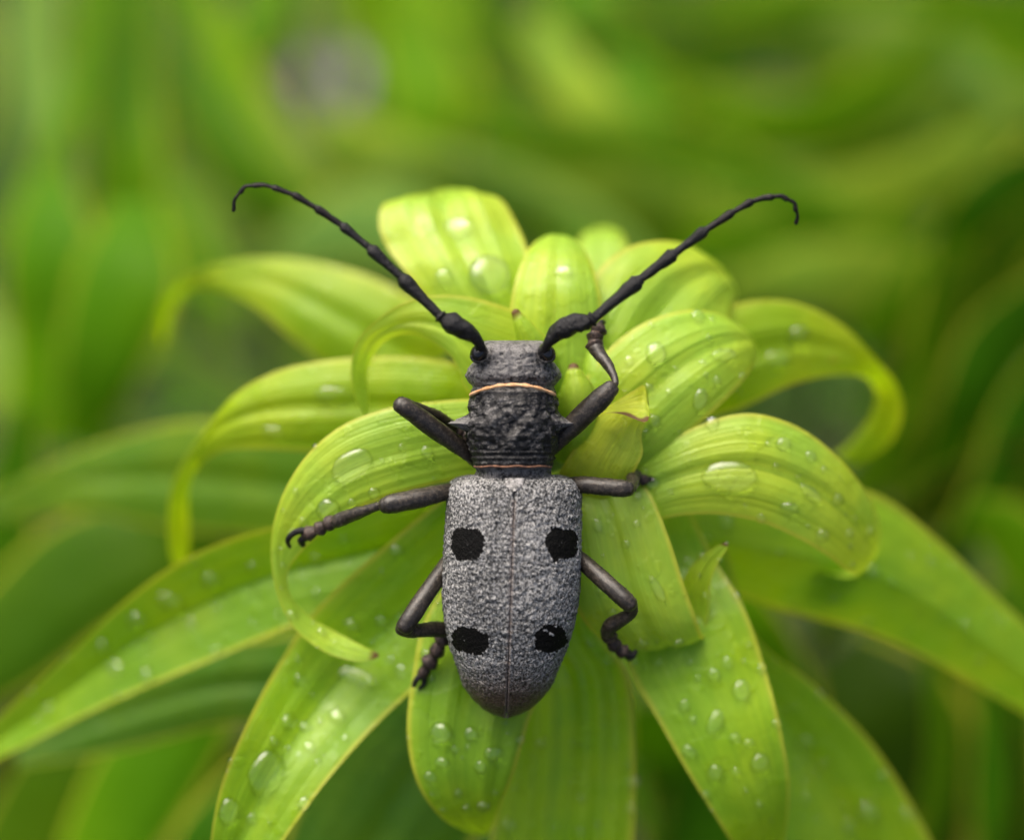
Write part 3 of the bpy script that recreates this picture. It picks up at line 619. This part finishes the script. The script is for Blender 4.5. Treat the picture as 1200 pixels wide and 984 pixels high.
# elytra
EW = np.array([(556, 46), (559, 62), (562, 71), (566, 75.5), (573, 78), (600, 79), (640, 80), (690, 80.5), (710, 79), (735, 75), (760, 68), (782, 59.5), (800, 53), (812, 46), (821, 39), (829, 30), (835, 21), (839, 12), (841.5, 2)], float)
EZ = np.array([(557, -.30), (560, -.2), (566, -.10), (576, -.03), (600, .02), (640, .05), (700, .02), (740, -.06), (780, -.2), (810, -.38), (828, -.55), (840, -.78)], float)
def black_mark(x, y):
    """the four black spots: irregular outlines"""
    best = 0
    for (cx, cy, rx, ry, sx) in ((547.5, 637, 20.5, 20.5, 1), (658.5, 637, 18.5, 19.5, 2), (551, 750.5, 21.5, 15.5, 3), (645, 748, 19, 16, 4)):
        dx, dy = x - cx, y - cy
        if sx == 4: dx, dy = dx * math.cos(.35) - dy * math.sin(.35), dx * math.sin(.35) + dy * math.cos(.35)
        if sx == 3: dx, dy = dx * math.cos(-.2) - dy * math.sin(-.2), dx * math.sin(-.2) + dy * math.cos(-.2)
        p_ = 2.6
        r = (abs(dx / rx) ** p_ + abs(dy / ry) ** p_) ** (1 / p_)
        r += .20 * noise.noise(Vector((x * .09 + sx, y * .09, sx))) + .09 * noise.noise(Vector((x * .3, y * .3, sx)))
        best = max(best, min(1, max(0, (1.06 - r) / .16)))
    if abs((x - 643) * .6 + (y - 741) * -.85) < 1.6 and abs((x - 643) * .85 + (y - 741) * .6) < 8: best *= .4
    return best
ELY = []
for side in (-1, 1):
    V, mk, br, su = [], [], [], []
    yy = np.concatenate([np.arange(556, 570, .8), np.arange(570, 825, 1.25), np.arange(825, 841.3, .7)]); NC = 84
    for y in yy:
        hw = float(np.interp(y, EW[:, 0], EW[:, 1])); hw2 = float(np.interp(y + 2, EW[:, 0], EW[:, 1])); hw = (hw + hw2) / 2
        zt = float(np.interp(y, EZ[:, 0], EZ[:, 1])); zt = (zt + float(np.interp(y + 3, EZ[:, 0], EZ[:, 1])) + float(np.interp(y - 3, EZ[:, 0], EZ[:, 1]))) / 3
        dep = min(.62, .18 + hw / 100 * .75)
        for k in range(NC):
            th = k / (NC - 1) * math.radians(112)
            s_, c_ = math.sin(th), math.cos(th)
            X = hw * (s_ ** .92 if s_ > 0 else 0) + .35
            Z = zt - dep + dep * (math.copysign(abs(c_) ** .8, c_))
            gx = xc(y) + side * X
            q = Vector((gx / 100, y / 100, Z + side))
            d = noise.noise(q * 20) * .020 + noise.noise(q * 41) * .012; d *= 1 - .7 * min(1, max(0, (y - 775) / 45))
            d += .012 * math.exp(-((X - 2.2) / 1.6) ** 2) - .02 * math.exp(-(X / .8) ** 2) if y < 835 else 0
            # faint ribs
            for rb in (26, 50): d += .010 * math.exp(-((X - rb) / 4) ** 2)
            m_ = black_mark(gx, y)
            d *= 1 - .75 * m_
            V.append(W(gx + side * d * 100 * s_, y, Z + d * c_)); mk.append(m_)
            bb = max(0, min(1, (y - 768) / 50)) ** 1.5 + max(0, (th - 1.45) / .5) * .7
            br.append(min(1, bb)); su.append(math.exp(-((X - .8) / 1.5) ** 2) if y > 585 else 0)
    f = grid_faces(len(yy), NC)
    if side < 0: f = [q[::-1] for q in f]
    ely = mesh_obj('elytron', V, f, MAT_ELY, bt, attrs={'mark': mk, 'brown': br, 'suture': su})
    ELY.append(ely)
# scutellum: a small pale shield between the wing cases
V = []
for i in range(9):
    y = 560 + i * 1.9; w = 11 * math.sqrt(max(0, 1 - ((i) / 8.2) ** 2)) + .3
    for j in range(9):
        u = (j - 4) / 4; V.append(W(603 + u * w, y, (-.13 + .012 * i) * 1 + .03 * (1 - u * u)))
mesh_obj('scutellum', V, grid_faces(9, 9), MAT_SCUT, bt)
# orange fringes round the neck
def surf_z(x, y):
    hw, zt, zb, sq = row_at(y); t = min(.999, abs(x - xc(y)) / hw); zc, hz = (zt + zb) / 2, (zt - zb) / 2
    return zc + hz * (1 - t ** sq) ** (1 / sq)
pth = []
for i in range(25):
    x = 551.5 + 98.5 * i / 24; t = (x - 601) / 49.3
    y = 451 + 11.5 * abs(t) ** 2.2
    pth.append((x, y, surf_z(x, 461) + .045 - .02 * abs(t) ** 4, 2.0 + .4 * math.sin(i * 1.7)))
tube('neck_fringe', pth, MAT_FRINGE, bt, nseg=10, n=120, bumps=.3)
pth = []
for i in range(21):
    x = 556 + 90 * i / 20; pth.append((x, 546.5 + .5 * math.sin(i), surf_z(x, 547) + .02, 1.3))
tube('rear_fringe', pth, MAT_FRINGE2, bt, nseg=8, n=80, bumps=.3)
# compound eyes
def ellipsoid(name, p, rx, ry, rz, rot, mat, parent, dent=None):
    V = []; nr, nc = 20, 28; cr, sr = math.cos(rot), math.sin(rot)
    for i in range(nr):
        a = math.pi * i / (nr - 1)
        for j in range(nc):
            b = 2 * math.pi * j / nc
            x, y, z = rx * math.sin(a) * math.cos(b), ry * math.sin(a) * math.sin(b), rz * math.cos(a)
            V.append(W(p[0] + x * cr - y * sr, p[1] + x * sr + y * cr, p[2] + z / 100))
    return mesh_obj(name, V, grid_faces(nr, nc, True), mat, parent)
ellipsoid('eye', (561, 414, -.17), 10, 12.5, 15, .5, MAT_EYE, bt)
ellipsoid('eye', (641, 414, -.17), 10, 12.5, 15, -.5, MAT_EYE, bt)
for sgn_, cx_ in ((-1, 562), (1, 640)):   # raised pale rim behind each socket
    pth = [(cx_ + sgn_ * 10 * math.cos(a), 417 + 7 * math.sin(a), -.08, 1.5) for a in np.linspace(.1, 2.6, 9)]
    tube('socket_rim', pth, MAT_BODY, bt, nseg=8, bumps=.3)

# antennae
def antenna(base, scape, joints, fin):
    A = tube('antenna', base + scape, MAT_ANT, bt, nseg=20, bumps=.22, n=60)     # socket and scape, the rest hangs on it
    pr = joints[0]
    for i in range(1, len(joints)):
        a, b = joints[i - 1], joints[i]
        mid = ((a[0] + b[0]) / 2 + (b[4] if len(b) > 4 else 0), (a[1] + b[1]) / 2 + (b[5] if len(b) > 5 else 0), (a[2] + b[2]) / 2)
        t1 = .90
        p1 = (a[0] + (b[0] - a[0]) * t1, a[1] + (b[1] - a[1]) * t1, a[2] + (b[2] - a[2]) * t1)
        path = [(a[0], a[1], a[2], b[3] * .72), (*mid, b[3] * .86), (*p1, b[3] * (1.2 if i < 5 else 1.06)), (b[0], b[1], b[2], b[3] * .85)]
        tube('antenna_segment', path, MAT_ANT if i < 5 else MAT_ANTB, A, nseg=14, n=28, bumps=.14, seed=i)
antenna([(564, 412, -.12, 7), (563, 405, -.02, 5.5)], [(558, 397, .06, 7), (549, 389.5, .11, 10), (538, 383, .14, 11.8), (527, 377, .16, 12.2), (520, 373, .16, 7)],
  [(522, 376, .16, 4), (515, 369.5, .17, 7.2), (471, 326, .22, 7.4), (433.5, 291, .26, 6.4), (401, 264.5, .28, 5.4), (371, 244, .3, 4.8), (344, 228.5, .3, 4.2), (320, 219.8, .3, 3.6), (297, 217.5, .28, 3.1, 0, -1.5), (281, 225.5, .24, 2.7, -2, -2.5), (273.5, 247, .18, 2.4, -2.5, -1)], 1)
antenna([(638, 413, -.12, 7.5), (640, 406, -.02, 5.5)], [(645, 398, .06, 7), (654, 389, .1, 10.8), (668, 381, .14, 12), (680, 378, .16, 11.5), (688, 378, .16, 9)],
  [(684, 379, .16, 6), (696, 373, .17, 8.2), (749, 328.5, .22, 8.0), (790, 297.5, .26, 7.2), (827, 270, .28, 6.0), (858, 249.5, .3, 5.2), (881, 236.5, .3, 4.5), (906, 230.5, .3, 3.8, 0, -1), (923, 233.5, .28, 3.2, 1, -2), (933.5, 247, .24, 2.8, 2.5, -2), (933, 262, .18, 2.4, 1.5, 0)], 1)

MAT_HAIR = simple('short_hair', (0.02, 0.016, 0.013), 0.5)
MAT_HAIRG = simple('grey_hair', (0.16, 0.15, 0.14), 0.5)
def bristles(o, n, ln, mat, tow=(0, -1, 0), wid=.005, lean=.7):
    me = o.data; V, F = [], []; off = world_loc(o); nv_ = len(me.vertices)
    tw = (M.to_3x3() @ Vector(tow))
    for i in range(n):
        vt = me.vertices[random.randrange(nv_)]; p = off + vt.co; nn = vt.normal
        d = (nn + tw * lean + Vector((random.gauss(0, .25), random.gauss(0, .25), random.gauss(0, .25)))).normalized() * ln * random.uniform(.5, 1.2)
        sx = d.cross(Vector((.3, .2, 1))).normalized() * wid; p = p - nn * .005; k = len(V)
        V += [p - sx, p + sx, p + d + nn * 0.002]; F.append((k, k + 1, k + 2))
    b = mesh_obj('short_hairs', V, F, mat, o.parent if o.parent.type == 'EMPTY' else o.parent, smooth=False); b['kind'] = 'stuff'
    return b
random.seed(3)
# legs: femur and tibia are one mesh, the foot and its claws hang on it
def leg(femur, tibia, feet, claws, fmat=None):
    fv = tube_geo(femur, nseg=20, bumps=.06, n=40); tv = tube_geo(tibia, nseg=16, bumps=.12, n=40)
    v, f = join_geo([fv, tv])
    lg = mesh_obj('leg', v, f, fmat or MAT_LEG, bt)
    bristles(lg, 420, .035, MAT_HAIR)
    if feet:
        gs = []
        for a, b in zip(feet[:-1], feet[1:]):
            m1 = tuple(a[i] + (b[i] - a[i]) * .75 for i in range(3))
            gs.append(tube_geo([(a[0], a[1], a[2], a[3] * .55), (*m1, b[3]), (b[0], b[1], b[2], b[3] * .7)], nseg=14, n=14, bumps=.15))
        v, f = join_geo(gs); ts = mesh_obj('tarsus', v, f, MAT_FOOT, lg); bristles(ts, 260, .045, MAT_HAIR)
    for c in claws: tube('claw', c, MAT_ANT, lg, nseg=10)
    return lg
leg([(560, 540, -.85, 9), (545, 528, -.6, 9.5), (510, 503, -.35, 11.5), (480, 481, -.2, 11), (469, 474, -.18, 10)], [(472, 472, -.3, 6.5), (490, 478, -.5, 6), (512, 488, -.75, 7.5), (530, 500, -1.0, 8)],
    [(530, 500, -1.05, 8), (540, 506, -1.1, 9), (552, 512, -1.1, 9)], [])
leg([(560, 572, -.85, 9), (525, 576, -.55, 10), (490, 584, -.38, 11.5), (460, 590, -.3, 11.5), (451, 592, -.3, 9.5)], [(453, 590, -.33, 6), (443, 593, -.36, 5), (425, 599, -.5, 6.5), (405, 606, -.68, 8.5), (394, 611, -.76, 8)],
    [(396, 609, -.74, 8), (383, 614, -.85, 9.5), (372, 621, -.92, 9), (358, 626, -.96, 9)], [
    [(360, 622, -.94, 4.5), (350, 622, -.92, 4), (341, 627, -.95, 3.6), (337, 634, -1.02, 3), (340, 641, -1.1, 2)], [(360, 629, -.98, 4.5), (353, 633, -1.0, 4.5), (355, 638, -1.05, 3.5)]])
leg([(550, 630, -.9, 9), (525, 660, -.7, 10), (500, 695, -.5, 10.5), (482, 722, -.4, 11), (474, 734, -.38, 10.5)], [(471, 736, -.42, 8.5), (482, 739, -.55, 8), (505, 737, -.78, 9), (524, 737, -.95, 9.5)],
    [(524, 738, -1.0, 9), (517, 752, -1.08, 10), (510, 767, -1.15, 9.5), (501, 779, -1.22, 10.5), (494, 792, -1.28, 7)], [
    [(495, 790, -1.28, 4), (489, 795, -1.26, 3.8), (485, 803, -1.3, 3)], [(497, 791, -1.28, 4), (497, 800, -1.3, 3.5), (492, 806, -1.33, 2.5)]])
leg([(640, 530, -.9, 9), (655, 515, -.55, 10.5), (680, 490, -.4, 13), (705, 466, -.3, 12.5), (716, 455, -.3, 10)], [(717, 457, -.3, 4.5), (721, 447, -.36, 4), (714, 430, -.5, 6), (704, 417, -.62, 7.5), (698, 408, -.68, 9)],
    [(699, 412, -.66, 10), (696, 402, -.72, 11), (698, 392, -.76, 10.5), (702, 384, -.8, 11)], [[(702, 386, -.84, 4), (704, 378, -.9, 3.5), (708, 378, -.98, 2.5)]])
leg([(640, 570, -.85, 9), (680, 568, -.55, 10), (705, 570, -.48, 10.5), (728, 572, -.45, 10.5), (737, 572.5, -.45, 9)], [(740, 572, -.5, 6), (742, 566, -.7, 6.5), (741, 560, -.95, 7.5), (744, 557, -1.12, 7)],
    [(740, 558, -1.1, 8), (748, 560, -1.2, 8.5), (757, 563, -1.25, 7)], [[(757, 562, -1.25, 4), (764, 561, -1.27, 3.2), (768, 566, -1.35, 2)]])
leg([(660, 640, -.9, 9), (685, 660, -.6, 10), (710, 682, -.42, 10.5), (730, 700, -.32, 10.5), (738, 708, -.32, 10)], [(740, 707, -.36, 6.5), (741, 716, -.45, 6.5), (731, 724, -.58, 8), (717, 732, -.72, 9.5), (712, 740, -.84, 9)],
    [(713, 737, -.8, 9), (714, 748, -.95, 9.5), (722, 758, -1.05, 9), (733, 765, -1.1, 8.5)], [[(733, 764, -1.12, 6.5), (740, 768, -1.12, 5), (745, 763, -1.15, 3)], [(733, 766, -1.12, 5), (738, 772, -1.16, 3)]])

# ---------------------------------------------------------------- water drops, resting on whichever leaf lies below
allv, allf, own = [], [], []
for key, v, f in LEAVES:
    k = len(allv); allv += v; allf += [tuple(i + k for i in q) for q in f]; own += [key] * len(f)
bvh = BVHTree.FromPolygons(allv, allf)
cw = cam.location
def hit(px, py):
    d = (W(px, py, -1) - cw).normalized(); return bvh.ray_cast(cw, d, 80)
random.seed(11)
def drop(px, py, a, b=None, rot=0.0, h=.42):
    """a, b half axes in pixels"""
    loc, nrm, idx, _ = hit(px, py)
    if loc is None: return None, None
    if nrm.dot(cw - loc) < 0: nrm = -nrm
    b = b or a * random.uniform(.85, 1.15)
    s = (cw - loc).length / DIST / 100
    X = (M.to_3x3() @ Vector((math.cos(rot), -math.sin(rot), 0))); X = (X - nrm * X.dot(nrm)).normalized(); Yv = nrm.cross(X)
    V, nr, nc = [], 12, 28; sd_ = random.random() * 50
    for i in range(nr):
        t = i / (nr - 1) * math.pi / 2
        for j in range(nc):
            an = 2 * math.pi * j / nc; k = 1 + .10 * noise.noise(Vector((math.cos(an) * 1.3 + sd_, math.sin(an) * 1.3, 0)))
            rr = math.sin(t) ** .9 * k
            V.append(X * (a * s * rr * math.cos(an)) + Yv * (b * s * rr * math.sin(an)) + nrm * (h * min(a, b) * s * math.cos(t) ** .7 + .0))
    n0 = len(V)
    for j in range(nc):   # foot ring just under the leaf surface closes the drop
        an = 2 * math.pi * j / nc; V.append(X * (a * s * .95 * math.cos(an)) + Yv * (b * s * .95 * math.sin(an)) - nrm * .035)
    F = grid_faces(nr + 1, nc, True) + [tuple(n0 + j for j in range(nc))[::-1]]
    me = bpy.data.meshes.new('water_drop'); me.from_pydata([tuple(q) for q in V], [], F)
    me.polygons.foreach_set('use_smooth', [True] * (len(F) - 1) + [False])
    import bmesh
    bm = bmesh.new(); bm.from_mesh(me); bmesh.ops.remove_doubles(bm, verts=bm.verts, dist=1e-6); bmesh.ops.recalc_face_normals(bm, faces=bm.faces); bm.to_mesh(me); bm.free()
    o = bpy.data.objects.new('water_drop', me); C.objects.link(o); o.location = loc; me.materials.append(MAT_WATER)
    return o, own[idx]
BIG = [
 (855, 558, 32, 19, .05, 'large oval water drop on the broad right leaf'),
 (312, 905, 22, 27, .25, 'largest round water drop near the tip of the lower left leaf'),
 (268, 950, 12, 17, .1, 'water drop just below the largest one on the lower left leaf'),
 (338, 845, 10, 10, 0, 'round water drop above the largest one on the lower left leaf'),
 (395, 838, 9, 10, 0, 'small drop across the midrib on the lower left leaf'),
 (385, 597, 15, 14, 0, 'round drop beside the left middle foot on the curled leaf'),
 (412, 545, 27, 17, -.6, 'long flat drop in the middle of the curled left leaf'),
 (517, 858, 14, 13, 0, 'round drop on the hanging yellow leaf, nearest the abdomen'),
 (578, 882, 12, 9, 0, 'oval drop at the right margin of the hanging yellow leaf'),
 (518, 893, 9, 7, 0, 'lowest left drop on the hanging yellow leaf'),
 (563, 898, 7, 9, 0, 'small tall drop on the hanging yellow leaf'),
 (535, 268, 20, 14, 0, 'upper drop on the pale topmost leaf'),
 (573, 322, 24, 24, 0, 'large round drop on the pale topmost leaf'),
 (520, 325, 11, 10, 0, 'small drop left of the large one on the pale topmost leaf'),
 (768, 414, 12, 14, 0, 'round drop on the right leaf beside the lifted front foot'),
 (848, 416, 17, 8, -.2, 'flat drop near the tip of the right leaf below the antenna'),
 (820, 468, 9, 14, .2, 'tall drop low on the right leaf below the antenna'),
 (660, 318, 12, 8, 0, 'oval drop near the bent top of the centre leaf'),
 (918, 520, 9, 8, 0, 'small drop near the upper margin of the broad right leaf'),
 (950, 578, 17, 7, .5, 'slanting long drop right of the large oval one'),
 (925, 595, 11, 8, .2, 'oval drop below the slanting long one on the broad right leaf'),
 (963, 627, 9, 9, 0, 'drop near the bent tip of the broad right leaf'),
 (868, 808, 11, 13, .2, 'upper right drop on the lower right leaf'),
 (890, 893, 12, 12, .2, 'lower right drop on the lower right leaf'),
 (808, 880, 10, 8, .5, 'drop near the left margin of the lower right leaf'),
 (838, 845, 9, 16, .5, 'tall drop at the fold of the lower right leaf'),
 (838, 905, 9, 11, .3, 'drop below the tall one on the lower right leaf'),
 (852, 776, 7, 8, 0, 'topmost small drop on the lower right leaf'),
 (944, 868, 11, 10, 0, 'drop near the middle of the blurred leaf at the lower right'),
 (1016, 950, 14, 14, 0, 'large blurred drop low on the leaf at the lower right'),
 (200, 703, 18, 12, .5, 'large soft drop on the long left leaf'),
 (247, 678, 12, 10, 0, 'soft drop near the loop on the long left leaf'),
 (160, 725, 12, 11, 0, 'outermost soft drop on the long left leaf'),
 (135, 780, 13, 9, .3, 'soft drop near the tip of the long left leaf'),
 (395, 465, 25, 13, .2, 'broad soft drop on the looped left leaf'),
 (320, 505, 14, 8, 0, 'small soft drop on the lower margin of the looped left leaf'),
 (935, 392, 14, 12, 0, 'soft drop on the looped right leaf'),
 (910, 420, 16, 10, 0, 'oval soft drop on the lower half of the looped right leaf'),
 (770, 690, 6, 17, -.5, 'long narrow drop on the folded leaf by the right hind foot'),
 (700, 615, 6, 9, -.4, 'small drop high on the folded leaf by the right hind leg'),
 (862, 457, 5, 5, 0, 'tiny glinting drop at the edge of the right leaf'),
 (700, 482, 7, 5, 0, 'small drop on the young brown rimmed leaf'),
 (412, 790, 34, 9, .35, 'wide flat drop under the curled brown leaf tip'),
 (465, 645, 9, 7, 0, 'small drop between the left legs on the lower left leaf'),
]
for px_, py_, a, b, r, lab in BIG:
    o, key = drop(px_, py_, a, b, r, (.75 if max(a, b) < 20 else .55))
    if o: tag(o, lab, 'water drop', 'water drops on the leaves')
NAMES = {'curl_left': 'curled left leaf', 'right_main': 'broad right leaf', 'bottom_right': 'lower right leaf', 'lower_left': 'lower left leaf', 'bottom_yellow': 'hanging yellow leaf',
  'long_left': 'long left leaf', 'front_fold': 'folded centre leaf', 'right_one': 'ribbed right leaf', 'bottom_right_2': 'blurred bottom right leaf', 'bottom_centre': 'broad bottom leaf', 'right_long': 'long right leaf'}
cnt, used = {}, {}
placed = [(b[0], b[1], max(b[2], b[3])) for b in BIG]
WHERE = {}
for key, v, f in LEAVES: WHERE[key] = len(f)
start = {}; k_ = 0
for key, v, f in LEAVES: start[key] = k_; k_ += len(f)
tries = 0
while tries < 25000 and sum(cnt.values()) < 240:
    tries += 1
    x, y = random.uniform(20, 1180), random.uniform(260, 975); a = random.choice((2.3, 2.8, 3.1, 3.6, 4, 4.5, 5.2, 6, 7, 8.5))
    if 515 < x < 690 and 395 < y < 845: continue
    if any((x - p[0]) ** 2 + (y - p[1]) ** 2 < (p[2] + a + 4) ** 2 for p in placed): continue
    loc, nrm, idx, _ = hit(x, y)
    if loc is None or own[idx] not in NAMES or cnt.get(own[idx], 0) >= 30: continue
    if abs(nrm.dot((cw - loc).normalized())) < .5: continue
    key = own[idx]
    fi = idx - start[key]; nu_ = 21; vv = (fi // nu_) * nu_ / WHERE[key]; uu = (fi % nu_) / nu_
    lab = '%s drop %s of the %s, %s' % ('pinhead' if a < 3.3 else 'small' if a < 5.5 else 'medium', 'on one half' if uu < .4 else 'along the middle' if uu < .6 else 'on the other half', NAMES[key],
        'near its base' if vv < .4 else 'halfway' if vv < .6 else 'near its tip')
    ab = 'left' if uu < .5 else 'right'
    lab = lab.replace('one half', 'the %s half' % ab if key not in ('long_left', 'right_long', 'right_main', 'curl_left', 'right_one') else 'the upper half').replace('the other half', 'the %s half' % ab if key not in ('long_left', 'right_long', 'right_main', 'curl_left', 'right_one') else 'the lower half')
    if lab in used: continue
    used[lab] = 1
    o, key = drop(x, y, a, None, random.uniform(0, 3), .75)
    tag(o, lab, 'water drop', 'tiny droplets on the ' + NAMES[key])
    cnt[key] = cnt.get(key, 0) + 1; placed.append((x, y, a))
